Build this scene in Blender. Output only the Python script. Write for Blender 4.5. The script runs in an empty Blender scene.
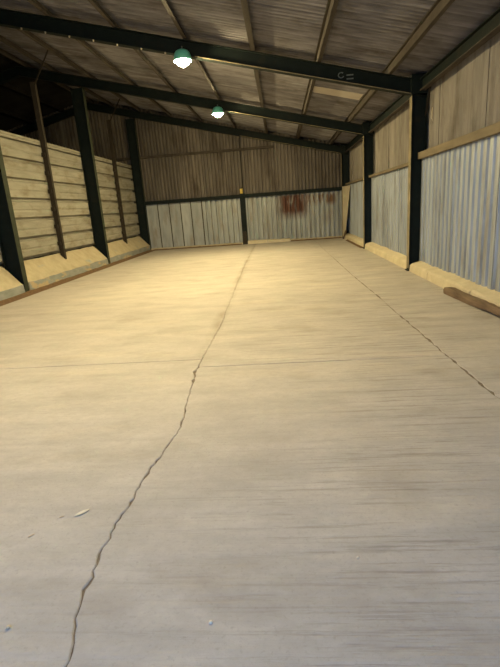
import bpy, math, random
from mathutils import Vector, Matrix
random.seed(7)
scene = bpy.context.scene
col = scene.collection

# ------------------------------------------------------------------ camera
CAM_F, PITCH, YAW, ROLL, CAM_H = 457.5, 0.2674, 0.0813, -0.0738, 1.5
d = Vector((-math.sin(YAW)*math.cos(PITCH), math.cos(YAW)*math.cos(PITCH), -math.sin(PITCH)))
r = Vector((math.cos(YAW), math.sin(YAW), 0)); u = r.cross(d)
r2 = r*math.cos(ROLL)+u*math.sin(ROLL); u2 = -r*math.sin(ROLL)+u*math.cos(ROLL)
cd = bpy.data.cameras.new('camera'); cam = bpy.data.objects.new('camera', cd); col.objects.link(cam)
cd.sensor_fit = 'VERTICAL'; cd.sensor_height = 36.0; cd.lens = 36.0*CAM_F/667.0
cd.clip_start = 0.05; cd.clip_end = 500
cam.matrix_world = Matrix(((r2.x, u2.x, -d.x, 0), (r2.y, u2.y, -d.y, 0), (r2.z, u2.z, -d.z, CAM_H), (0, 0, 0, 1)))
scene.camera = cam

# ------------------------------------------------------------------ daylight, exposure
SKY_STRENGTH = 1.4
LAMP_STRENGTH = 960.0
LAMP_COLOR = (1.0, 0.79, 0.40)
w = bpy.data.worlds.new('overcast_sky'); scene.world = w; w.use_nodes = True
bg = w.node_tree.nodes['Background']
bg.inputs[0].default_value = (0.34, 0.56, 1.0, 1); bg.inputs[1].default_value = SKY_STRENGTH
vs = scene.view_settings
vs.view_transform = 'Standard'; vs.look = 'None'; vs.gamma = 1.0; vs.use_curve_mapping = False
vs.exposure = 0.71

# ------------------------------------------------------------------ dimensions
XL, XR = -5.715, 2.612
FY = [-0.5, 4.65, 9.8, 14.95, 20.05]          # frames
YF, YB = -0.75, 20.12                          # front opening, back wall
SL = 0.2425
RIDGE = -7.6
XO = -15.5                                     # outer wall of the dark neighbouring bay
def zu(x):                                     # underside of rafter
    z = 3.35+(XR-x)*SL
    if x < RIDGE: z -= 2*SL*(RIDGE-x)
    return z
def zroof(x): return zu(x)+0.42

# ------------------------------------------------------------------ materials
MATS = {}
def nd(nt, t, **kw):
    n = nt.nodes.new(t)
    for k, v in kw.items():
        if k.startswith('i_'): n.inputs[k[2:].replace('_', ' ')].default_value = v
        else: setattr(n, k, v)
    return n
def mat(name, cols, scale=(3, 3, 3), rough=0.8, metal=0.0, bump=0.0, bscale=(40, 40, 40), grime=None, gscale=(1.3, 1.3, 1.3), gamt=(0.5, 0.7), rnd=0.12, extra=None, detail=5, spec=0.3):
    m = bpy.data.materials.new(name); m.use_nodes = True; nt = m.node_tree; L = nt.links
    b = nt.nodes['Principled BSDF']; b.inputs['Roughness'].default_value = rough; b.inputs['Metallic'].default_value = metal
    b.inputs['Specular IOR Level'].default_value = spec
    geo = nd(nt, 'ShaderNodeNewGeometry')
    def noise(sc, det=detail, off=(0, 0, 0), ro=0.6):
        mp = nd(nt, 'ShaderNodeMapping'); mp.inputs['Scale'].default_value = sc; mp.inputs['Location'].default_value = off
        L.new(geo.outputs['Position'], mp.inputs['Vector'])
        n = nd(nt, 'ShaderNodeTexNoise'); n.inputs['Scale'].default_value = 1; n.inputs['Detail'].default_value = det; n.inputs['Roughness'].default_value = ro
        L.new(mp.outputs[0], n.inputs['Vector']); return n.outputs['Fac']
    def ramp(f, a, b2, c0=(0, 0, 0, 1), c1=(1, 1, 1, 1)):
        rp = nd(nt, 'ShaderNodeValToRGB'); e = rp.color_ramp.elements
        e[0].position = a; e[0].color = c0; e[1].position = b2; e[1].color = c1
        L.new(f, rp.inputs[0]); return rp.outputs[0]
    def mix(f, a, c, mode='MIX'):
        mx = nd(nt, 'ShaderNodeMix', data_type='RGBA', blend_type=mode)
        if isinstance(f, float): mx.inputs[0].default_value = f
        else: L.new(f, mx.inputs[0])
        for i, v in ((6, a), (7, c)):
            if isinstance(v, tuple): mx.inputs[i].default_value = (*v[:3], 1)
            else: L.new(v, mx.inputs[i])
        return mx.outputs[2]
    c = ramp(noise(scale), 0.3, 0.7, (*cols[0], 1), (*cols[1], 1))
    if grime: c = mix(ramp(noise(gscale, 6, (3.1, 7.7, 1.9)), *gamt), c, grime)
    if rnd:
        oi = nd(nt, 'ShaderNodeObjectInfo'); mr = nd(nt, 'ShaderNodeMapRange')
        mr.inputs[3].default_value = 1-rnd; mr.inputs[4].default_value = 1+rnd*0.6
        L.new(oi.outputs['Random'], mr.inputs[0]); c = mix(1.0, c, mr.outputs[0], 'MULTIPLY')
    hb = noise(bscale, 4, (11, 5, 2)) if bump else None
    if extra: c, hb = extra(nt, geo, noise, ramp, mix, c, hb)
    L.new(c, b.inputs['Base Color'])
    if hb is not None:
        bp = nd(nt, 'ShaderNodeBump'); bp.inputs['Strength'].default_value = bump; bp.inputs['Distance'].default_value = 0.02
        L.new(hb, bp.inputs['Height']); L.new(bp.outputs[0], b.inputs['Normal'])
    MATS[name] = m; return m

def x_floor(nt, geo, noise, ramp, mix, c, hb):
    L = nt.links
    sp = nd(nt, 'ShaderNodeSeparateXYZ'); L.new(geo.outputs['Position'], sp.inputs[0])
    # tamping ridges run across the slab; strongest on the right-hand pours
    rid = noise((0.9, 23, 1), 6, (0, 0, 0), 0.8)
    rid2 = noise((0.35, 9, 1), 3, (4, 2, 0), 0.6)
    groove = ramp(rid, 0.38, 0.48, (1, 1, 1, 1), (0, 0, 0, 1))
    area = ramp(noise((0.5, 0.35, 1), 3, (8.2, 1.4, 0)), 0.36, 0.56)
    side = nd(nt, 'ShaderNodeMapRange'); side.inputs[1].default_value = -1.2; side.inputs[2].default_value = 1.0
    side.inputs[3].default_value = 0.12; side.inputs[4].default_value = 1.0; L.new(sp.outputs[0], side.inputs[0])
    am = nd(nt, 'ShaderNodeMath', operation='MULTIPLY'); L.new(side.outputs[0], am.inputs[0]); L.new(area, am.inputs[1])
    am2 = nd(nt, 'ShaderNodeMath', operation='MULTIPLY'); L.new(am.outputs[0], am2.inputs[0]); L.new(groove, am2.inputs[1])
    am3 = nd(nt, 'ShaderNodeMath', operation='MULTIPLY', i_Value=0.0); L.new(am2.outputs[0], am3.inputs[0]); am3.inputs[1].default_value = 0.72
    c = mix(am3.outputs[0], c, (0.17, 0.145, 0.12))
    # dusty paler streaks and brown damp stains
    c = mix(ramp(noise((0.7, 2.6, 1), 5, (2, 9, 0)), 0.52, 0.75, (0, 0, 0, 1), (.6, .6, .6, 1)), c, (0.64, 0.57, 0.46))
    c = mix(ramp(noise((1.1, 1.7, 1), 6, (5, 3, 0)), 0.54, 0.72, (0, 0, 0, 1), (.45, .45, .45, 1)), c, (0.27, 0.225, 0.17))
    c = mix(ramp(noise((48, 48, 1), 3, (1, 3, 0)), 0.56, 0.76, (0, 0, 0, 1), (.32, .32, .32, 1)), c, (0.22, 0.195, 0.17))
    c = mix(ramp(noise((14, 20, 1), 5, (4, 1, 0), 0.7), 0.35, 0.65, (0, 0, 0, 1), (.3, .3, .3, 1)), c, (0.34, 0.305, 0.265))
    # oily stain along the left joint beyond the cross joint
    def M(op, a, b2=None, cl=False):
        n_ = nd(nt, 'ShaderNodeMath', operation=op, use_clamp=cl)
        for i_, v_ in enumerate((a, b2)):
            if v_ is None: continue
            if isinstance(v_, (int, float)): n_.inputs[i_].default_value = v_
            else: L.new(v_, n_.inputs[i_])
        return n_.outputs[0]
    dx = M('ABSOLUTE', M('ADD', sp.outputs[0], M('ADD', 0.83, M('MULTIPLY', sp.outputs[1], 0.0145))))
    band = M('SUBTRACT', 1.0, M('DIVIDE', dx, 0.11), True)
    far = M('MULTIPLY', M('SUBTRACT', sp.outputs[1], 4.2), 1.0, True)
    st = M('MULTIPLY', M('MULTIPLY', band, far), ramp(noise((2.5, 1.1, 1), 4, (6, 6, 0)), 0.35, 0.65))
    c = mix(M('MULTIPLY', st, 0.6), c, (0.24, 0.195, 0.135))
    h = nd(nt, 'ShaderNodeMath', operation='MULTIPLY'); L.new(rid, h.inputs[0]); L.new(side.outputs[0], h.inputs[1])
    h2 = nd(nt, 'ShaderNodeMath', operation='MULTIPLY_ADD'); L.new(hb, h2.inputs[0]); h2.inputs[1].default_value = 0.3; L.new(h.outputs[0], h2.inputs[2])
    h3 = nd(nt, 'ShaderNodeMath', operation='MULTIPLY_ADD'); L.new(rid2, h3.inputs[0]); h3.inputs[1].default_value = 0.5; L.new(h2.outputs[0], h3.inputs[2])
    return c, h3.outputs[0]
def x_rust(nt, geo, noise, ramp, mix, c, hb):
    L = nt.links
    sp = nd(nt, 'ShaderNodeSeparateXYZ'); L.new(geo.outputs['Position'], sp.inputs[0])
    def band(i, a, b2, c2, d2):
        m1 = nd(nt, 'ShaderNodeMapRange'); m1.inputs[1].default_value = a; m1.inputs[2].default_value = b2; L.new(sp.outputs[i], m1.inputs[0])
        m2 = nd(nt, 'ShaderNodeMapRange'); m2.inputs[1].default_value = c2; m2.inputs[2].default_value = d2; m2.inputs[3].default_value = 1; m2.inputs[4].default_value = 0; L.new(sp.outputs[i], m2.inputs[0])
        mm = nd(nt, 'ShaderNodeMath', operation='MULTIPLY'); L.new(m1.outputs[0], mm.inputs[0]); L.new(m2.outputs[0], mm.inputs[1]); return mm.outputs[0]
    def mul(a, b2):
        mm = nd(nt, 'ShaderNodeMath', operation='MULTIPLY'); L.new(a, mm.inputs[0]); L.new(b2, mm.inputs[1]); return mm.outputs[0]
    n = noise((9, 1, 1.6), 6, (3, 0, 5), 0.65)
    a = mul(mul(band(0, -0.25, 0.2, 0.95, 1.35), band(2, 0.85, 1.25, 1.85, 1.95)), ramp(n, 0.30, 0.46))
    b2 = mul(mul(band(0, 1.0, 1.2, 2.2, 2.6), band(2, 1.35, 1.55, 1.8, 1.92)), ramp(n, 0.40, 0.56))
    c = mix(b2, c, (0.15, 0.085, 0.045)); c = mix(a, c, (0.085, 0.034, 0.018))
    return c, hb

mat('concrete_floor', ((0.42, 0.388, 0.345), (0.54, 0.498, 0.445)), (1.5, 3.5, 1), 0.85, bump=0.8, bscale=(60, 60, 60), rnd=0.03, extra=x_floor)
mat('joint_dirt', ((0.13, 0.105, 0.08), (0.24, 0.195, 0.145)), (20, 20, 20), 0.95, rnd=0)
mat('yard_ground', ((0.30, 0.28, 0.25), (0.38, 0.36, 0.33)), (2, 2, 2), 0.9, rnd=0)
mat('green_steel', ((0.0045, 0.0085, 0.008), (0.0075, 0.0135, 0.0125)), (6, 6, 6), 0.65, bump=0.1, grime=(0.018, 0.017, 0.012), gscale=(4, 4, 4), gamt=(0.55, 0.8), rnd=0.08, spec=0.15)
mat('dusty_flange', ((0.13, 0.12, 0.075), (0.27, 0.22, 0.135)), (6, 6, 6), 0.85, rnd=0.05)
mat('lit_olive_flange', ((0.018, 0.024, 0.014), (0.035, 0.042, 0.025)), (6, 6, 6), 0.75, rnd=0.05)
mat('post_steel', ((0.018, 0.014, 0.009), (0.034, 0.026, 0.016)), (5, 5, 5), 0.75, bump=0.1, rnd=0.1)
mat('purlin_brown', ((0.038, 0.031, 0.025), (0.08, 0.067, 0.053)), (4, 2, 4), 0.85, bump=0.15, rnd=0.12)
mat('rail_tan', ((0.13, 0.108, 0.07), (0.20, 0.165, 0.108)), (8, 1.5, 8), 0.85, bump=0.2, rnd=0.08)
mat('roof_sheet', ((0.12, 0.115, 0.122), (0.275, 0.264, 0.28)), (1.2, 9, 3), 0.8, bump=0.15, bscale=(30, 60, 30), grime=(0.10, 0.088, 0.08), gscale=(1.0, 1.5, 1), rnd=0.16)
mat('roof_patch', ((0.45, 0.41, 0.37), (0.52, 0.48, 0.43)), (2, 6, 3), 0.7, rnd=0.1)
mat('neighbour_gloom', ((0.012, 0.011, 0.01), (0.022, 0.02, 0.018)), (2, 2, 2), 0.95, rnd=0.1, spec=0.1)  # near-black colour paints in the gloom of the unlit bay, purlins included
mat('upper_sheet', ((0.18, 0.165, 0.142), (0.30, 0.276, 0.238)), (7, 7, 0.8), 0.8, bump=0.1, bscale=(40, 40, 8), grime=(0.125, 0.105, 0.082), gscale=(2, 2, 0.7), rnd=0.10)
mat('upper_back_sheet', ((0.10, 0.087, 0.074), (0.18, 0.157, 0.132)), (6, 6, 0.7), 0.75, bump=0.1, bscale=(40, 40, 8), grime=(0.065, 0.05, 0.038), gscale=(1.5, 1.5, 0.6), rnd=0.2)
mat('galvanised', ((0.27, 0.31, 0.36), (0.45, 0.495, 0.54)), (12, 12, 0.9), 0.5, 0.35, bump=0.08, bscale=(30, 30, 10), grime=(0.22, 0.215, 0.195), gscale=(3, 3, 0.9), gamt=(0.5, 0.75), rnd=0.12)
mat('galvanised_back', ((0.27, 0.295, 0.285), (0.41, 0.43, 0.415)), (6, 6, 1.1), 0.55, 0.3, bump=0.08, bscale=(30, 30, 10), grime=(0.26, 0.225, 0.17), gscale=(3, 3, 0.9), gamt=(0.5, 0.75), rnd=0.14, extra=x_rust)
mat('dark_seam', ((0.05, 0.045, 0.035), (0.08, 0.07, 0.05)), (5, 5, 5), 0.9, rnd=0)
mat('wall_panel', ((0.24, 0.232, 0.192), (0.33, 0.318, 0.265)), (1, 1.2, 9), 0.85, bump=0.25, bscale=(15, 15, 30), grime=(0.18, 0.152, 0.105), gscale=(1.5, 1.5, 4), rnd=0.10)
mat('kerb_concrete', ((0.38, 0.325, 0.215), (0.50, 0.435, 0.30)), (4, 4, 4), 0.9, bump=0.5, bscale=(25, 25, 25), grime=(0.30, 0.34, 0.33), gscale=(1.2, 1.6, 5), gamt=(0.62, 0.72), rnd=0.06)
mat('kerb_grey', ((0.20, 0.215, 0.20), (0.30, 0.31, 0.285)), (3, 3, 8), 0.9, bump=0.4, bscale=(25, 25, 25), grime=(0.42, 0.33, 0.2), gscale=(1.5, 1.7, 5), gamt=(0.56, 0.62), rnd=0.05)
mat('kerb_pale', ((0.50, 0.43, 0.29), (0.62, 0.545, 0.38)), (4, 4, 4), 0.9, bump=0.5, bscale=(25, 25, 25), rnd=0.06)
mat('soil', ((0.11, 0.065, 0.035), (0.2, 0.125, 0.065)), (18, 18, 18), 0.95, bump=0.6, bscale=(60, 60, 60), rnd=0)
mat('old_timber', ((0.10, 0.067, 0.042), (0.21, 0.145, 0.09)), (14, 2, 14), 0.9, bump=0.6, bscale=(60, 6, 60), rnd=0)
mat('pale_board', ((0.46, 0.40, 0.29), (0.58, 0.51, 0.38)), (8, 8, 1.2), 0.85, bump=0.15, rnd=0)
mat('lamp_body', ((0.14, 0.16, 0.155), (0.2, 0.22, 0.21)), (8, 8, 8), 0.45, 0.6, rnd=0)
mat('teal_glow_paint', ((0.10, 0.42, 0.36), (0.14, 0.5, 0.43)), (8, 8, 8), 0.4, rnd=0)
mat('cable_black', ((0.015, 0.014, 0.012), (0.03, 0.027, 0.022)), (8, 8, 8), 0.7, rnd=0)
mat('yellow_plastic', ((0.5, 0.36, 0.06), (0.6, 0.45, 0.1)), (8, 8, 8), 0.5, rnd=0)
mat('chalk_mark', ((0.09, 0.11, 0.11), (0.14, 0.165, 0.165)), (20, 20, 20), 0.9, rnd=0)
mat('pale_stone', ((0.6, 0.55, 0.42), (0.75, 0.7, 0.58)), (30, 30, 30), 0.9, rnd=0)
mat('dry_leaf', ((0.4, 0.3, 0.18), (0.62, 0.5, 0.34)), (30, 30, 30), 0.9, rnd=0)
mat('bolt_steel', ((0.42, 0.38, 0.3), (0.5, 0.45, 0.36)), (8, 8, 8), 0.5, 0.5, rnd=0)
em = bpy.data.materials.new('lamp_glass'); em.use_nodes = True
_b = em.node_tree.nodes['Principled BSDF']; _b.inputs['Base Color'].default_value = (0.9, 0.88, 0.8, 1)
_b.inputs['Emission Color'].default_value = (*LAMP_COLOR, 1); _b.inputs['Emission Strength'].default_value = LAMP_STRENGTH
MATS['lamp_glass'] = em
em2 = em.copy(); em2.name = 'lamp_glass_weak'; em2.node_tree.nodes['Principled BSDF'].inputs['Emission Strength'].default_value = LAMP_STRENGTH*0.72
MATS['lamp_glass_weak'] = em2   # weaker bulb

# ------------------------------------------------------------------ helpers
class MB:
    def __init__(s): s.v = []; s.f = []
    def box(s, x0, x1, y0, y1, z0, z1):
        b = len(s.v)
        s.v += [(x0, y0, z0), (x1, y0, z0), (x1, y1, z0), (x0, y1, z0), (x0, y0, z1), (x1, y0, z1), (x1, y1, z1), (x0, y1, z1)]
        s.f += [tuple(b+i for i in q) for q in ((0, 3, 2, 1), (4, 5, 6, 7), (0, 1, 5, 4), (1, 2, 6, 5), (2, 3, 7, 6), (3, 0, 4, 7))]
        return s
    def hexa(s, pts):
        b = len(s.v); s.v += [tuple(p) for p in pts]
        s.f += [tuple(b+i for i in q) for q in ((0, 3, 2, 1), (4, 5, 6, 7), (0, 1, 5, 4), (1, 2, 6, 5), (2, 3, 7, 6), (3, 0, 4, 7))]
        return s
    def prism(s, prof, a, b2):
        """prof: list of 3-D offsets (closed loop); swept from point a to point b2"""
        n = len(prof); o = len(s.v); a = Vector(a); b2 = Vector(b2)
        s.v += [tuple(a+Vector(p)) for p in prof]+[tuple(b2+Vector(p)) for p in prof]
        for i in range(n):
            j = (i+1) % n; s.f.append((o+i, o+j, o+n+j, o+n+i))
        s.f.append(tuple(o+i for i in range(n-1, -1, -1))); s.f.append(tuple(o+n+i for i in range(n)))
        return s
    def tube(s, pts, rad, n=8):
        rings = []
        for k, p in enumerate(pts):
            p = Vector(p); t = Vector(pts[min(k+1, len(pts)-1)])-Vector(pts[max(k-1, 0)]); t.normalize()
            ref = Vector((0, 0, 1)) if abs(t.z) < 0.9 else Vector((1, 0, 0))
            a = t.cross(ref).normalized(); b2 = t.cross(a)
            o = len(s.v); rr = rad[k] if isinstance(rad, (list, tuple)) else rad
            s.v += [tuple(p+(a*math.cos(2*math.pi*i/n)+b2*math.sin(2*math.pi*i/n))*rr) for i in range(n)]; rings.append(o)
        for a, b2 in zip(rings, rings[1:]):
            for i in range(n): s.f.append((a+i, a+(i+1) % n, b2+(i+1) % n, b2+i))
        s.f.append(tuple(rings[0]+i for i in range(n-1, -1, -1))); s.f.append(tuple(rings[-1]+i for i in range(n)))
        return s
    def lathe(s, prof, c, n=20):
        o = len(s.v)
        for (rr, z) in prof:
            s.v += [(c[0]+rr*math.cos(2*math.pi*i/n), c[1]+rr*math.sin(2*math.pi*i/n), c[2]+z) for i in range(n)]
        for k in range(len(prof)-1):
            for i in range(n): s.f.append((o+k*n+i, o+k*n+(i+1) % n, o+(k+1)*n+(i+1) % n, o+(k+1)*n+i))
        return s
    def mesh(s, name):
        me = bpy.data.meshes.new(name); me.from_pydata(s.v, [], s.f); me.update(); return me
    def build(s, name, m, parent=None, smooth=False):
        return link(name, s.mesh(name), m, parent, smooth)
def link(name, me, m, parent=None, smooth=False):
    if m and not me.materials: me.materials.append(MATS[m])
    if smooth:
        for p in me.polygons: p.use_smooth = True
    o = bpy.data.objects.new(name, me); col.objects.link(o)
    if parent: put(o, parent)
    return o
def put(o, parent):
    o.parent = parent; o.matrix_parent_inverse = Matrix.Translation(-parent.location)
def empty(name, loc=(0, 0, 0)):
    o = bpy.data.objects.new(name, None); o.location = loc; col.objects.link(o); return o
def tag(o, label, cat=None, group=None, kind=None):
    o['label'] = label
    if cat: o['category'] = cat
    if group: o['group'] = group
    if kind: o['kind'] = kind
    return o
def bevel(o, w_=0.01, seg=1):
    md = o.modifiers.new('bevel', 'BEVEL'); md.width = w_; md.segments = seg; md.limit_method = 'ANGLE'
def sheet(width, length, pitch, amp, shape='sine', t=0.004, per=8):
    """corrugated sheet in local (a along width, n depth, b along length); thin solid"""
    if shape == 'sine':
        n = max(4, round(width/pitch*per)); pr = [(width*i/n, amp*math.cos(2*math.pi*(width*i/n)/pitch)) for i in range(n+1)]
    elif shape == 'box':                       # flat pans with narrow upstanding ribs
        pr = []; k = 0
        while k*pitch < width-1e-6:
            a = k*pitch
            pr += [(a, amp), (a+pitch*0.10, amp), (a+pitch*0.22, -amp), (a+pitch*0.88, -amp)]; k += 1
        pr.append((width, amp)); pr = [(min(q, width), h) for q, h in pr]
    else:                                      # trapezoid
        pr = []; k = 0
        while k*pitch < width-1e-6:
            a = k*pitch; pr += [(a, amp), (a+pitch*0.56, amp), (a+pitch*0.66, -amp), (a+pitch*0.90, -amp)]; k += 1
        pr.append((width, amp)); pr = [(min(q, width), h) for q, h in pr]
    return pr
def sheet_mesh(name, prof, length, fn, t=0.004):
    """fn(a, depth, b) -> local point"""
    v = []; f = []; n = len(prof)
    for b in (0, length):
        for a, h in prof: v.append(fn(a, h, b))
    for b in (0, length):
        for a, h in prof: v.append(fn(a, h-t, b))
    for i in range(n-1):
        f.append((i, i+1, n+i+1, n+i)); f.append((2*n+i, 3*n+i, 3*n+i+1, 2*n+i+1))
        f.append((i, 2*n+i, 2*n+i+1, i+1)); f.append((n+i, n+i+1, 3*n+i+1, 3*n+i))
    f.append((0, n, 3*n, 2*n)); f.append((n-1, 3*n-1, 4*n-1, 2*n-1))
    me = bpy.data.meshes.new(name); me.from_pydata(v, [], f); me.update(); return me

# ------------------------------------------------------------------ floor
ground = MB().box(-60, 60, -80, 60, -0.30, -0.14).build('yard_ground', 'yard_ground'); tag(ground, 'bare ground stretching outside around the shed', 'ground', kind='structure')
floor = empty('floor'); tag(floor, 'dusty tamped concrete floor with long joints', 'floor', kind='structure')
MB().box(XO, 3.05, YF, 20.4, -0.139, -0.009).build('joint_bed', 'joint_dirt', floor)
def poly(pts, y):
    if y <= pts[0][1]: return pts[0][0]
    for (x0, y0), (x1, y1) in zip(pts, pts[1:]):
        if y <= y1: return x0+(x1-x0)*(y-y0)/(y1-y0)
    return pts[-1][0]
CRL = [(-0.80, -0.8), (-0.83, 1.2), (-0.89, 1.42), (-0.915, 1.75), (-0.91, 1.97), (-0.87, 2.45), (-0.80, 3.0), (-0.90, 4.2), (-0.87, 5.97), (-0.97, 9.9), (-1.04, 13.3), (-1.08, 20.4)]
CRR = [(1.57, -0.8), (1.555, 3.24), (1.55, 3.58), (1.53, 4.2), (1.52, 5.14), (1.50, 6.84), (1.45, 9.35), (1.41, 14.6), (1.39, 20.4)]
def ys_range(a, b):
    out = [a]; y = a
    while y < b-0.02:
        y += 0.035 if y < 3 else (0.06 if y < 6 else 0.15); out.append(min(y, b))
    return out
YS = ys_range(YF, 20.35)
rj = random.Random(3)
def jit(n, amp, step):
    out = []; a = 0
    for i in range(n): a = a*0.35+rj.uniform(-amp, amp)*step; out.append(a)
    return out
edges = {}
for nm, C, wd in (('L', CRL, lambda y: 0.005+0.002*(y < 2.6)+0.012*(3.85 < y < 4.35)-0.003*(y > 4.4)), ('R', CRR, lambda y: 0.015 if y < 13 else 0.006)):
    base = jit(len(YS), 0.009, 1); a = jit(len(YS), 0.006, 1); b = jit(len(YS), 0.006, 1)
    lo = []; hi = []
    for i, y in enumerate(YS):
        c = poly(C, y)+base[i]*(1 if y < 8 else 0.5); g = wd(y)*rj.choice((0.1, 0.25, 0.5, 0.8, 1, 1.3, 1.9))
        lo.append(c-g*0.5-abs(a[i])*0.25); hi.append(c+g*0.5+abs(b[i])*0.25)
    edges[nm] = (lo, hi)
def slab(left, right, i0, i1, gap0, gap1):
    """left / right: lists of x per YS index"""
    m = MB(); n = 0; rows = []
    for i in range(i0, i1+1):
        y = YS[i]+(gap0 if i == i0 else 0)-(gap1 if i == i1 else 0)
        xs = [left[i], left[i]+0.006, right[i]-0.006, right[i]]
        zs = [-0.005, 0.0, 0.0, -0.005]
        rows.append(len(m.v)); m.v += [(x, y, z) for x, z in zip(xs, zs)]+[(right[i], y, -0.06), (left[i], y, -0.06)]
    for a, b in zip(rows, rows[1:]):
        for k in range(5): m.f.append((a+k, a+k+1, b+k+1, b+k))
    m.f.append(tuple(rows[0]+k for k in (5, 4, 3, 2, 1, 0))); m.f.append(tuple(rows[-1]+k for k in range(6)))
    o = m.build('floor_slab', 'concrete_floor', floor); return o
def idx(y): return min(range(len(YS)), key=lambda i: abs(YS[i]-y))
xo = [XL-0.45]*len(YS); xe = [3.02]*len(YS)
for yj, L_, R_ in ((4.55, xo, edges['L'][0]), (4.32, edges['L'][1], edges['R'][0]), (9.7, edges['R'][1], xe)):
    k = idx(yj); slab(L_, R_, 0, k, 0, 0.006); slab(L_, R_, k, len(YS)-1, 0.006, 0)
MB().box(XO, XL-0.46, YF, 20.35, -0.06, 0).build('floor_slab', 'concrete_floor', floor)

# ------------------------------------------------------------------ steel columns and rafters
def ibeam_prof_vertical(x0, x1, wy, tf=0.016, tw=0.012):
    """closed I outline in XY (flanges face +-X), centred on y=0"""
    h = wy/2; t = tw/2
    return [(x0, -h, 0), (x0+tf, -h, 0), (x0+tf, -t, 0), (x1-tf, -t, 0), (x1-tf, -h, 0), (x1, -h, 0), (x1, h, 0), (x1-tf, h, 0), (x1-tf, t, 0), (x0+tf, t, 0), (x0+tf, h, 0), (x0, h, 0)]
def column(name, x0, x1, y, zt, label, group, inner):
    e = empty(name, ((x0+x1)/2, y, 0)); tag(e, label, 'column', group)
    MB().prism(ibeam_prof_vertical(x0, x1, 0.17), (0, y, 0.02), (0, y, zt)).build('shaft', 'green_steel', e)
    # inner flange nose: dust-coated on the right, lamp light painted in on the left
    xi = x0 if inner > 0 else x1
    MB().box(xi-0.004 if inner > 0 else xi, xi if inner > 0 else xi+0.004, y-0.084, y+0.084, 0.05, zt-0.05).build('flange_face', 'dusty_flange' if inner > 0 else 'lit_olive_flange', e)
    MB().box(x0-0.03, x1+0.03, y-0.11, y+0.11, 0.0, 0.02).build('base_plate', 'green_steel', e)
    return e
where = ['by the open front', 'nearest the camera side', 'third from the back', 'second from the back', 'in the back']
rlab = ['dark green steel column on the right side of the shed mouth', 'dark green steel column on the right just outside the near view',
        'dark green steel column on right wall beside the tan rail and loose timber', 'dark green steel column midway along the right wall, second from the back', 'dark green steel column in the far right corner beside the pale board']
llab = ['dark green steel column on the left side of the shed mouth', 'dark green steel column on the left just outside the near view',
        'tall dark green steel column at the left picture edge, nearest on the panel wall', 'tall dark green steel column in the middle of the left panel wall', 'tall dark green steel column in the far left corner by the back wall']
for i, y in enumerate(FY):
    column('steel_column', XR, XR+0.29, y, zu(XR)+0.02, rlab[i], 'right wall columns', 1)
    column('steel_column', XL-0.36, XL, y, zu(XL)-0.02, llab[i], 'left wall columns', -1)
raf_lab = ['dark green steel rafter over the shed mouth', 'dark green steel rafter overhead just above the near view', 'nearest visible dark green steel rafter, carrying the bigger lamp', 'middle dark green steel rafter carrying the farther lamp', 'dark green steel rafter against the back wall']
def rafter(y, label, i):
    c = -2.0
    e = empty('steel_rafter', (XR, y, zu(XR))); tag(e, label, 'beam', 'roof rafters')
    D = 0.27; tf = 0.016; h = 0.085; t = 0.006
    prof = [(0, -h, 0), (0, h, 0), (0, h, tf), (0, t, tf), (0, t, D-tf), (0, h, D-tf), (0, h, D), (0, -h, D), (0, -h, D-tf), (0, -t, D-tf), (0, -t, tf), (0, -h, tf)]
    MB().prism(prof, (RIDGE, y, zu(RIDGE)), (XR+0.29, y, zu(XR+0.29))).build('beam', 'green_steel', e)
    MB().prism(prof, (XO, y, zu(XO)), (RIDGE, y, zu(RIDGE))).build('beam', 'green_steel', e)
    # dust lying along the lower flange edge
    MB().prism([(0, -h-0.003, 0), (0, -h, 0), (0, -h, tf), (0, -h-0.003, tf)], (-1.45, y, zu(-1.45)), (XR, y, zu(XR))).build('flange_edge', 'dusty_flange', e)
    # eaves connection plate
    MB().box(XR-0.02, XR+0.30, y-0.1, y+0.1, zu(XR)+0.0, zu(XR)+0.34).build('end_plate', 'green_steel', e)
    if i == 2:
        for k in range(9):
            x = -5.2+0.455*k
            MB().lathe([(0, -0.026), (0.017, -0.026), (0.017, 0.0), (0, 0.0)], (x, y-0.066, zu(x)), 6).build('bolt', 'bolt_steel', e)
        # faint pale marks rubbed on the web: a ring and two short bars
        yy = y-t-0.002; m = MB(); cx, cz = 1.30, zu(1.30)+0.135
        n = 16
        for q in range(13):
            a0 = math.pi*0.25+2*math.pi*q/n; a1 = a0+2*math.pi/n
            m.hexa([(cx+r_*math.cos(a)*1.15, yb, cz+r_*math.sin(a)) for yb in (yy, yy-0.002) for r_, a in ((0.036, a0), (0.055, a0), (0.055, a1), (0.036, a1))])
        m.build('chalk_ring', 'chalk_mark', e)
        for dz in (0.03, -0.035):
            m = MB(); m.box(1.40, 1.53, yy-0.002, yy, zu(1.46)+0.135+dz-0.012, zu(1.46)+0.135+dz+0.012); m.build('chalk_bar', 'chalk_mark', e)
    return e
for i, y in enumerate(FY): rafter(y, raf_lab[i], i)

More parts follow.
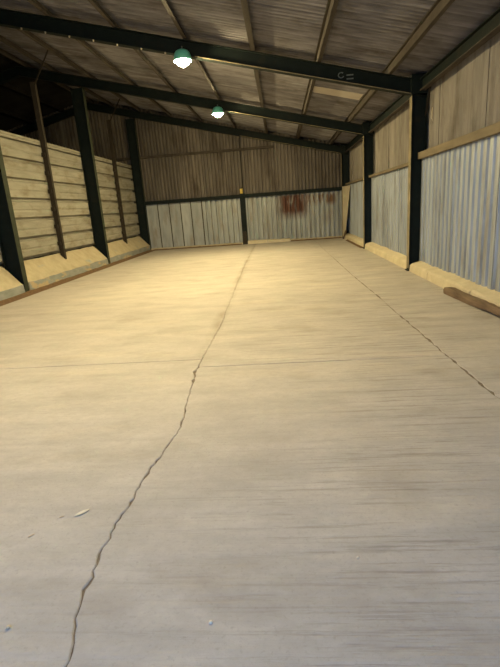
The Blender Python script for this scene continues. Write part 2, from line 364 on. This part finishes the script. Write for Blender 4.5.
# ------------------------------------------------------------------ roof
ceil = empty('ceiling', (0, 0, 0)); tag(ceil, 'brown corrugated roof sheets on long purlins', 'roof', kind='structure')
PX = [-7.35, -6.55, -5.45, -4.2, -2.95, -1.63, -0.36, 0.87, 2.18]
def purlin_mesh(wid, dep, Ln):
    # zed section
    t = 0.012
    pr = [(wid, 0, 0), (-t, 0, 0), (-t, 0, dep-t), (-wid, 0, dep-t), (-wid, 0, dep), (0, 0, dep), (0, 0, t), (wid, 0, t)][::-1]
    return MB().prism(pr, (0, 0, 0), (0, Ln, 0)).mesh('purlin')
spans = [(YF, FY[0]), (FY[0], FY[1]), (FY[1], FY[2]), (FY[2], FY[3]), (FY[3], YB+0.1)]
pm = {}
for x in PX+[2*RIDGE-q for q in (-6.55, -5.2, -3.9, -2.6, -1.3)]:
    for (a, b) in spans:
        key = (round(b-a, 3), x < RIDGE)
        if key not in pm:
            me = purlin_mesh(0.055, 0.14, b-a); me.materials.append(MATS['neighbour_gloom' if x < RIDGE else 'purlin_brown']); pm[key] = me
        o = link('purlin', pm[key], None, ceil); o.location = (x, a, zu(x)+0.272)
# sheets: corrugations run down the slope
PITCH_R = 0.125; SW = 0.875
def roof_row(xa, xb, name, m, lift=0.0):
    za, zb = zroof(xa), zroof(xb); Ln = math.hypot(xb-xa, zb-za); ex = (xb-xa)/Ln; ez = (zb-za)/Ln
    prof = sheet(SW+PITCH_R, Ln, PITCH_R, 0.02, per=6)
    me = sheet_mesh(name, prof, Ln, lambda a, h, b: (b*ex-h*ez, a, b*ez+h*ex)); me.materials.append(MATS[m])
    k = 0; y = YF-0.1
    while y < YB+0.15:
        o = link(name, me, None, ceil); o.location = (xa, y, za+lift+0.006*(k % 2)); k += 1; y += SW
roof_row(XR+0.62, -2.85, 'roof_sheet', 'roof_sheet')
roof_row(-2.72, RIDGE, 'roof_sheet', 'roof_sheet', 0.022)
roof_row(RIDGE, XO-0.1, 'roof_sheet', 'neighbour_gloom', 0.01)
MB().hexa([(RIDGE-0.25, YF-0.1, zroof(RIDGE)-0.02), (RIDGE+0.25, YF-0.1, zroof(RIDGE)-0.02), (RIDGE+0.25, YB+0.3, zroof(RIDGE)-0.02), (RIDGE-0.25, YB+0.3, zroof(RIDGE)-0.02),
           (RIDGE-0.25, YF-0.1, zroof(RIDGE)+0.03), (RIDGE+0.25, YF-0.1, zroof(RIDGE)+0.03), (RIDGE+0.25, YB+0.3, zroof(RIDGE)+0.03), (RIDGE-0.25, YB+0.3, zroof(RIDGE)+0.03)]).build('ridge_cap', 'neighbour_gloom', ceil)
# pale replacement strips under the roof
for (xa, xb, ya, yb) in ((0.95, 2.1, 12.0, 12.6),):
    MB().hexa([(xa, ya, zroof(xa)-0.022), (xb, ya, zroof(xb)-0.022), (xb, yb, zroof(xb)-0.022), (xa, yb, zroof(xa)-0.022),
               (xa, ya, zroof(xa)-0.014), (xb, ya, zroof(xb)-0.014), (xb, yb, zroof(xb)-0.014), (xa, yb, zroof(xa)-0.014)]).build('roof_patch', 'roof_patch', ceil)
# eaves beam along the right wall
for (a, b) in spans:
    x = XR+0.19; z = zu(x)+0.10
    pr = [(-0.06, 0, 0), (0.06, 0, 0), (0.06, 0, 0.012), (0.0, 0, 0.012), (0.0, 0, 0.19), (-0.06, 0, 0.19), (-0.06, 0, 0.178), (-0.012, 0, 0.178), (-0.012, 0, 0.012), (-0.06, 0, 0.012)]
    MB().prism(pr, (x, a, z), (x, b, z)).build('eaves_beam', 'green_steel', ceil)
    MB().box(x-0.062, x+0.05, a, b, z-0.012, z).build('eaves_lip', 'purlin_brown', ceil)

# ------------------------------------------------------------------ right wall
wr = empty('wall_right'); tag(wr, 'right wall of blue-grey galvanised sheets below and tan corrugated sheets above', 'wall', kind='structure')
XW = XR+0.235
def wall_r_sheets(ya, yb, sw, pitch, amp, x, z0, z1, name, m, shape):
    prof = sheet(sw+0.5*pitch, z1-z0, pitch, amp, shape)
    me = sheet_mesh(name, prof, z1-z0, lambda a, h, b: (-h, a, b)); me.materials.append(MATS[m])
    y = ya; k = 0
    while y < yb-0.05:
        if y+sw*1.02 > yb:                     # last one cut to fit
            p2 = [q for q in prof if q[0] <= yb-y+1e-6] or prof[:3]
            me2 = sheet_mesh(name, p2 if len(p2) > 2 else prof[:3], z1-z0, lambda a, h, b: (-h, a, b)); me2.materials.append(MATS[m]); mm = me2
        else: mm = me
        o = link(name, mm, None, wr); o.location = (x+0.009*(k % 2), y, z0); k += 1; y += sw
for i in range(4):
    a, b = FY[i]+0.09, FY[i+1]-0.09
    wall_r_sheets(a if i else YF, b, 0.82 if i != 2 else 0.80, 0.2, 0.022, XW-0.005, 0.04, 2.26 if i < 2 else 2.19, 'wall_sheet', 'galvanised', 'trap')
wall_r_sheets(YF, YB+0.1, 0.99, 0.076, 0.010, XR+0.335, 2.1, zu(XR)+0.46, 'upper_sheet', 'upper_sheet', 'sine')
for i in range(4):
    a, b = FY[i]+0.03, FY[i+1]-0.03
    z0, z1 = (2.18, 2.305) if i < 2 else (2.12, 2.19)
    rl = MB().box(XR+0.14, XR+0.30, a if i else YF, b, z0, z1).build('rail', 'rail_tan', wr); bevel(rl, 0.006)
# a torn pale strip hanging on the upper sheet
MB().tube([(XR+0.31, 9.48, 3.05), (XR+0.30, 9.46, 2.96), (XR+0.305, 9.475, 2.86), (XR+0.315, 9.44, 2.80)], [0.006, 0.013, 0.011, 0.003], 6).build('torn_strip', 'pale_board', wr)
bra = MB().prism([(-0.02, -0.006, 0), (0.02, -0.006, 0), (0.02, 0.006, 0), (-0.02, 0.006, 0)], (XR+0.27, 9.74, 2.95), (XR+0.27, 9.46, 3.56)).build('knee_brace', 'post_steel', wr)

# ------------------------------------------------------------------ kerbs
rk = random.Random(11)
def kerb(name, m, parent, prof, a, b, n=10, axis='y', rough=0.012):
    """profile (p, z) swept along axis with irregular edges"""
    mb = MB(); rows = []
    for k in range(n+1):
        t = a+(b-a)*k/n; rows.append(len(mb.v))
        for j, (q, z) in enumerate(prof):
            jz = rk.uniform(-rough, rough) if z > 0.03 else 0; jq = rk.uniform(-rough, rough)*0.7 if z > 0.03 else 0
            mb.v.append((q+jq, t, z+jz) if axis == 'y' else (t, q+jq, z+jz))
    P = len(prof)
    for r0, r1 in zip(rows, rows[1:]):
        for j in range(P): mb.f.append((r0+j, r0+(j+1) % P, r1+(j+1) % P, r1+j))
    mb.f.append(tuple(rows[0]+j for j in range(P-1, -1, -1))); mb.f.append(tuple(rows[-1]+j for j in range(P)))
    return mb.build(name, m, parent)
bl = empty('baseboard_left'); tag(bl, 'sloping concrete kerb along the foot of the left panel wall', 'kerb', kind='structure')
PL = [(-5.70, 0.0), (-5.715, 0.23), (-5.76, 0.265), (-6.02, 0.55), (-6.14, 0.66), (-6.14, 0.0)]
for i in range(4):
    a, b = FY[i]+0.12, FY[i+1]-0.11
    o = kerb('kerb_block', 'kerb_concrete', bl, PL, a if i else YF, b, 14)
    o.data.materials.append(MATS['kerb_grey'])
    for k, p in enumerate(o.data.polygons):
        if k < 14*len(PL) and k % len(PL) == 0: p.material_index = 1
br_ = empty('baseboard_right'); tag(br_, 'low tan concrete kerb blocks along the foot of the right wall', 'kerb', kind='structure')
PR = [(2.615, 0.0), (2.63, 0.13), (2.66, 0.155), (2.86, 0.205), (2.86, 0.0)]
PR = PR[::-1]
for a, b in ((YF, 2.0), (2.0, 4.55), (4.77, 6.6), (6.6, 8.53), (8.53, 9.69), (9.92, 11.9), (11.9, 13.7), (13.7, 14.85), (15.06, 17.4), (17.4, 19.94)):
    kerb('kerb_block', 'kerb_pale', br_, PR, a+0.012, b-0.012, 8)
bb = empty('baseboard_back'); tag(bb, 'low pale kerb blocks along the foot of the back wall', 'kerb', kind='structure')
for a, b, h in ((-1.42, -0.58, 0.14), (-0.56, 0.38, 0.12)):
    kerb('kerb_block', 'kerb_pale', bb, [(19.93, 0), (19.935, h-0.02), (19.96, h), (20.11, h+0.01), (20.11, 0)], a, b, 6, 'x')
for a, b in ((-5.7, -1.63), (0.4, 2.6)):
    kerb('kerb_block', 'kerb_concrete', bb, [(20.02, 0), (20.025, 0.07), (20.11, 0.09), (20.11, 0)], a, b, 10, 'x', 0.006)
# soil swept up against the kerbs
def soil(label, prof, a, b, n, axis):
    o = kerb('soil_drift', 'soil', None, prof, a, b, n, axis, 0.008); tag(o, label, 'soil', kind='stuff')
soil('thin line of brown soil along the foot of the left kerb', [(-5.50, 0.001), (-5.60, 0.022), (-5.705, 0.055), (-5.705, 0.001)], 4.0, 19.9, 90, 'y')
soil('thin line of brown soil along the foot of the back wall', [(19.88, 0.001), (19.95, 0.02), (20.015, 0.04), (20.015, 0.001)], -5.6, -1.70, 40, 'x')
soil('thin line of brown soil at the back wall right of the pale kerb', [(19.86, 0.001), (19.95, 0.02), (20.015, 0.04), (20.015, 0.001)], 0.42, 2.55, 20, 'x')
soil('thin line of brown soil along the far right kerb', [(2.612, 0.001), (2.612, 0.03), (2.58, 0.02), (2.52, 0.001)], 15.1, 18.6, 25, 'y')

# ------------------------------------------------------------------ left wall: stacked horizontal panels on posts
wl = empty('wall_left'); tag(wl, 'left wall of stacked pale horizontal panels below a dark open gap', 'wall', kind='structure')
CH = 0.4565
def panel_mesh(Ln, h=CH):
    s = h/CH
    pr = [(-6.19, 0.0), (-6.19, 0.055*s), (-6.105, 0.07*s), (-6.095, 0.19*s), (-6.108, 0.215*s), (-6.108, 0.235*s), (-6.095, 0.26*s), (-6.09, 0.40*s), (-6.10, 0.425*s), (-6.19, h-0.005), (-6.19, h), (-6.21, h), (-6.21, 0.0)]
    return MB().prism([(x, 0, z) for x, z in pr], (0, 0, 0), (0, Ln, 0)).mesh('wall_panel')
cuts = [YF, 2.1, 4.65, 7.2, 9.8, 12.45, 14.95, 17.75, 20.04]
for a, b in zip(cuts, cuts[1:]):
    me = panel_mesh(b-a-0.006); me.materials.append(MATS['wall_panel'])
    for k in range(6):
        o = link('wall_panel', me, None, wl); o.location = (rk.uniform(-0.006, 0.006), a+0.003, 0.685+CH*k)
    me = panel_mesh(b-a-0.006, 0.15); me.materials.append(MATS['wall_panel'])
    o = link('wall_panel', me, None, wl); o.location = (0, a+0.003, 0.685+CH*6)
plab = {7.2: 'brown steel post on the panel wall left of view', 2.1: 'brown steel post on the panel wall beside the shed mouth', 12.45: 'brown steel post with bent top stay, nearer of two on left panel wall', 17.75: 'brown steel post with bent top stay, farther of two on left panel wall'}
for y in (2.1, 7.2, 12.45, 17.75):
    e = empty('wall_post', (-6.0, y, 0.5)); tag(e, plab[y], 'post', 'posts of the left panel wall')
    pr = [(-6.088, -0.05, 0), (-5.965, -0.05, 0), (-5.965, 0.05, 0), (-5.977, 0.05, 0), (-5.977, -0.038, 0), (-6.088, -0.038, 0)]
    MB().prism(pr, (0, y, 0.47), (0, y, 4.93)).build('shaft', 'post_steel', e)
    MB().prism([(-0.02, -0.008, 0), (0.02, -0.008, 0), (0.02, 0.008, 0), (-0.02, 0.008, 0)], (-5.98, y-0.04, 4.85), (-5.47, y-0.04, zu(-5.45)+0.30)).build('top_stay', 'post_steel', e)
    for k in range(6):
        z = 0.93+CH*k
        MB().box(-6.088, -6.0, y-0.10, y-0.05, z-0.05, z+0.05).build('cleat', 'post_steel', e)

# ------------------------------------------------------------------ back wall
wb = empty('wall_back'); tag(wb, 'back wall of dull brown corrugated sheets above grey galvanised sheets', 'wall', kind='structure')
def back_sheet(x0, x1, z0, z1, prof_args, y, name, m, top=None):
    pitch, amp, shape = prof_args
    prof = sheet(x1-x0, z1-z0, pitch, amp, shape)
    n = len(prof); v = []; f = []
    for t in (0, 0.004):
        for q in (0, 1):
            for a, h in prof: v.append((x0+a, y-h+t, z0 if q == 0 else (top(x0+a) if top else z1)))
    for i in range(n-1):
        f += [(i, i+1, n+i+1, n+i), (2*n+i, 3*n+i, 3*n+i+1, 2*n+i+1), (i, 2*n+i, 2*n+i+1, i+1), (n+i, n+i+1, 3*n+i+1, 3*n+i)]
    f += [(0, n, 3*n, 2*n), (n-1, 3*n-1, 4*n-1, 2*n-1)]
    me = bpy.data.meshes.new(name); me.from_pydata(v, [], f); me.update()
    return link(name, me, m, wb)
xs = [-5.72, -5.21, -4.71, -4.22, -3.77, -3.30]
for a, b in zip(xs, xs[1:]):                    # wide flat sheets with a standing dark seam between
    back_sheet(a+0.022, b-0.022, 0.03, 2.0, (0.6, 0.004, 'sine'), YB-0.015, 'wall_sheet', 'galvanised_back')
    MB().box(b-0.026, b+0.026, YB-0.012, YB+0.02, 0.03, 2.0).build('seam', 'dark_seam', wb)
x = -3.27
while x < -1.7:
    back_sheet(x, min(x+0.45, -1.66), 0.03, 2.0, (0.225, 0.045, 'trap'), YB+0.015, 'wall_sheet', 'galvanised_back'); x += 0.45
x = -1.66
k = 0
while x < XR+0.25:
    back_sheet(x, min(x+0.82, XR+0.3), 0.03, 2.0, (0.2, 0.042, 'trap'), YB+0.015-0.004*(k % 2), 'wall_sheet', 'galvanised_back'); x += 0.8; k += 1
x = -4.10-0.97*12; k = 0
while x < XR+0.3:
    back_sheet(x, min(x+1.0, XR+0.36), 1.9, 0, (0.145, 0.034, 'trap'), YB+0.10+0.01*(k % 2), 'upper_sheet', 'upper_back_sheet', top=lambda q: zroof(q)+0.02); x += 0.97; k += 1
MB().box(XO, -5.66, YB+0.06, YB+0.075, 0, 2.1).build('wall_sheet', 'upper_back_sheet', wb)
def rail_c(x0, x1, z0, z1, y0, y1, name, m):
    return MB().prism([(0, y0, z0), (0, y1, z0), (0, y1, z1), (0, y0, z1), (0, y0, z1-0.015), (0, y1-0.02, z1-0.015), (0, y1-0.02, z0+0.015), (0, y0, z0+0.015)][::1], (x0, 0, 0), (x1, 0, 0)).build(name, m, wb)
MB().box(-5.72, -1.60, YB-0.13, YB-0.04, 1.925, 2.07).build('girt', 'green_steel', wb)
MB().box(-1.46, 2.62, YB-0.13, YB-0.04, 1.925, 2.07).build('girt', 'green_steel', wb)
MB().box(XO, -0.1, YB-0.02, YB+0.075, 3.80, 3.89).build('girt', 'purlin_brown', wb)
mp = empty('back_post', (-1.56, YB-0.12, 0)); tag(mp, 'short dark steel post in the middle of the back wall', 'post')
MB().prism(ibeam_prof_vertical(-1.64, -1.42, 0.1), (0, YB-0.10, 0.015), (0, YB-0.10, 2.1)).build('shaft', 'green_steel', mp)
MB().box(-1.66, -1.40, YB-0.16, YB-0.05, 0, 0.015).build('base_plate', 'green_steel', mp)
MB().box(-1.63, -1.45, YB-0.155, YB-0.148, 0.02, 0.55).build('rusty_foot', 'post_steel', mp)
cab = MB().tube([(-1.50, YB+0.04, 2.3), (-1.495, YB+0.04, 3.0), (-1.505, YB+0.04, 3.75), (-1.50, YB+0.04, 4.3)], 0.022, 8).build('hanging_cable', 'cable_black'); tag(cab, 'dark cable dropping down the back wall above the yellow box', 'cable')
yb = empty('switch_box', (-1.555, YB-0.05, 2.1)); tag(yb, 'small yellow switch box on the back wall rail', 'switch')
b0 = MB().box(-1.62, -1.50, YB-0.08, YB+0.06, 2.10, 2.30).build('body', 'yellow_plastic', yb); bevel(b0, 0.015, 2)
MB().lathe([(0, 0.06), (0.025, 0.05), (0.03, 0), (0.03, -0.01), (0, -0.01)], (-1.56, YB-0.01, 2.30), 10).build('cable_gland', 'cable_black', yb)

# ------------------------------------------------------------------ the dark neighbouring bay beyond the left wall
wo = empty('wall_outer'); tag(wo, 'dark far wall of the neighbouring bay', 'wall', kind='structure')
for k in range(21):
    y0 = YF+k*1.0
    MB().box(XO-0.02, XO, y0, y0+1.0, 0, zroof(XO)+0.1).build('wall_sheet', 'neighbour_gloom', wo)
wf = empty('wall_front_added'); tag(wf, 'unseen front wall added to keep the neighbouring bay dark', 'wall', kind='structure')  # unseen wall, added to keep daylight out of the neighbouring bay
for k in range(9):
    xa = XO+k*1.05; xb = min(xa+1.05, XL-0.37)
    MB().hexa([(xa, YF, 0), (xb, YF, 0), (xb, YF+0.02, 0), (xa, YF+0.02, 0), (xa, YF, zroof(xa)), (xb, YF, zroof(xb)), (xb, YF+0.02, zroof(xb)), (xa, YF+0.02, zroof(xa))]).build('wall_sheet', 'neighbour_gloom', wf)

# ------------------------------------------------------------------ lamps
def lamp(y, label, glass='lamp_glass'):
    x = -1.67; yy = y-0.20; zc = 4.335
    e = empty('hanging_lamp', (x, yy, zc)); tag(e, label, 'lamp', 'hanging lamps under the rafters')
    MB().lathe([(0, -0.18), (0.05, -0.17), (0.10, -0.138), (0.13, -0.08), (0.143, 0.0), (0.135, 0.012), (0, 0.014)], (x, yy, zc), 20).build('bulb', glass, e, True)
    MB().lathe([(0, 0.115), (0.06, 0.11), (0.115, 0.085), (0.145, 0.045), (0.165, -0.02), (0.174, -0.085), (0.167, -0.085), (0.158, -0.02), (0.138, 0.016), (0, 0.016)], (x, yy, zc), 20).build('shade', 'teal_glow_paint', e, True)  # teal colour stands in for the lamplit spot above each bulb
    MB().tube([(x, yy, zc+0.11), (x, yy+0.03, zc+0.17), (x, y-0.088, zu(x)+0.012)], 0.012, 8).build('bracket', 'lamp_body', e)
lamp(FY[2], 'glowing warm lamp under the nearer rafter, larger of the two')
lamp(FY[1], 'glowing warm lamp overhead just above the near view', 'lamp_glass_weak')
lamp(FY[3], 'glowing warm lamp under the farther rafter, smaller of the two')

# ------------------------------------------------------------------ loose things
def plank():
    rp = random.Random(5); m = MB(); rows = []
    P0 = Vector((2.54, 7.22, 0)); P1 = Vector((2.62, 5.2, 0)); n = 16
    dv = (P1-P0).normalized(); sd = Vector((dv.y, -dv.x, 0))
    if sd.x > 0: sd = -sd
    for k in range(n+1):
        t = k/n; c = P0.lerp(P1, t); hgt = 0.115-0.01*math.sin(5*t)+rp.uniform(-0.006, 0.006)
        lift = 0.0 if t < 0.45 else 0.035*min(1, (t-0.45)/0.25)
        wv = 0.055+rp.uniform(-0.006, 0.006)
        if k == 0: hgt -= 0.02
        rows.append(len(m.v))
        for s_, z in ((wv, lift), (wv+0.006, hgt*0.6), (wv-0.01, hgt), (-wv, hgt-0.004), (-wv, lift*0.3)):
            m.v.append((c.x+sd.x*s_, c.y+sd.y*s_+rp.uniform(-.008, .008), z if z else 0.0))
    for a, b in zip(rows, rows[1:]):
        for j in range(5): m.f.append((a+j, a+(j+1) % 5, b+(j+1) % 5, b+j))
    m.f.append(tuple(rows[0]+j for j in (4, 3, 2, 1, 0))); m.f.append(tuple(rows[-1]+j for j in range(5)))
    o = m.build('timber_beam', 'old_timber'); tag(o, 'weathered brown timber beam lying on the floor against the right kerb', 'timber')
plank()
bd = MB().hexa([(2.605, 19.35, 0.0), (2.62, 19.355, 0.0), (2.62, 19.92, 0.0), (2.605, 19.92, 0.0), (2.79, 18.95, 2.07), (2.805, 18.96, 2.07), (2.63, 19.92, 2.07), (2.615, 19.92, 2.07)]).build('standing_board', 'pale_board')
tag(bd, 'pale flat board standing upright in the far right corner', 'board')
of = MB().prism([(-0.03, -0.012, 0), (0.03, -0.012, 0), (0.03, 0.012, 0), (-0.03, 0.012, 0)], (2.54, 19.3, 0.0), (2.585, 18.75, 0.38)).build('wood_offcut', 'old_timber')
tag(of, 'short grey wood offcut leaning at the foot of the pale corner board', 'wood')
def pebble(x, y, s, m, name, label, cat, sq=0.6, rot=0.0, el=1.0, group=None):
    rp = random.Random(int(1000*abs(x)+y*77)); mb = MB(); n = 8; R = 5; ro = len(mb.v)
    mb.v.append((x, y, 0.0))
    for k in range(1, R):
        ph = math.pi*k/R
        for i in range(n):
            a = 2*math.pi*i/n; q = s*(1+rp.uniform(-0.2, 0.2)); lx = q*el*math.sin(ph)*math.cos(a); ly = q*math.sin(ph)*math.sin(a)
            mb.v.append((x+lx*math.cos(rot)-ly*math.sin(rot), y+lx*math.sin(rot)+ly*math.cos(rot), s*sq*(1-math.cos(ph))))
    mb.v.append((x, y, 2*s*sq)); T = len(mb.v)-1
    for i in range(n):
        mb.f.append((0, 1+(i+1) % n, 1+i)); mb.f.append((T, T-n+i, T-n+(i+1) % n))
    for k in range(R-2):
        for i in range(n): a = 1+k*n; mb.f.append((a+i, a+(i+1) % n, a+n+(i+1) % n, a+n+i))
    o = mb.build(name, m, None, True); tag(o, label, cat, group)
pebble(-0.34, 1.36, 0.008, 'pale_stone', 'pebble', 'small white pebble on the near floor right of the long crack', 'pebble', group='pebbles on the floor')
pebble(-1.13, 1.34, 0.009, 'dry_leaf', 'pebble', 'small yellowish pebble on the floor near the lower left corner', 'pebble', group='pebbles on the floor')
pebble(0.26, 1.68, 0.006, 'pale_stone', 'pebble', 'tiny pale pebble on the ridged floor near bottom centre', 'pebble', group='pebbles on the floor')
pebble(-1.32, 1.86, 0.0055, 'dry_leaf', 'wood_chip', 'flat brown wood chip on the near floor at far left', 'chip', 0.4, 0.9, 3.2, group='chips on the floor')
pebble(-1.23, 2.0, 0.0045, 'dry_leaf', 'wood_chip', 'smaller brown wood chip behind the one at far left', 'chip', 0.4, 0.4, 3.0, group='chips on the floor')
def leaf():
    x, y = -1.13, 2.03; m = MB(); n = 7; up = []; a = 0.75
    for k in range(n):
        t = k/(n-1)*2-1; wv = 0.012*(1-t*t)+0.001
        for s_ in (-1, 0, 1):
            lx = t*0.04; ly = s_*wv; z = 0.004+0.002*abs(s_)*(1-t*t)+0.002*t*t
            m.v.append((x+lx*math.cos(a)-ly*math.sin(a), y+lx*math.sin(a)+ly*math.cos(a), z))
    N = len(m.v); m.v += [(p[0], p[1], p[2]-0.0025) for p in m.v]
    for k in range(n-1):
        for s_ in (0, 1):
            q = (k*3+s_, (k+1)*3+s_, (k+1)*3+s_+1, k*3+s_+1); m.f.append(q); m.f.append(tuple(N+i for i in reversed(q)))
    o = m.build('dry_leaf', 'pale_stone'); tag(o, 'small pale dry leaf on the floor left of the long crack', 'leaf')
leaf()
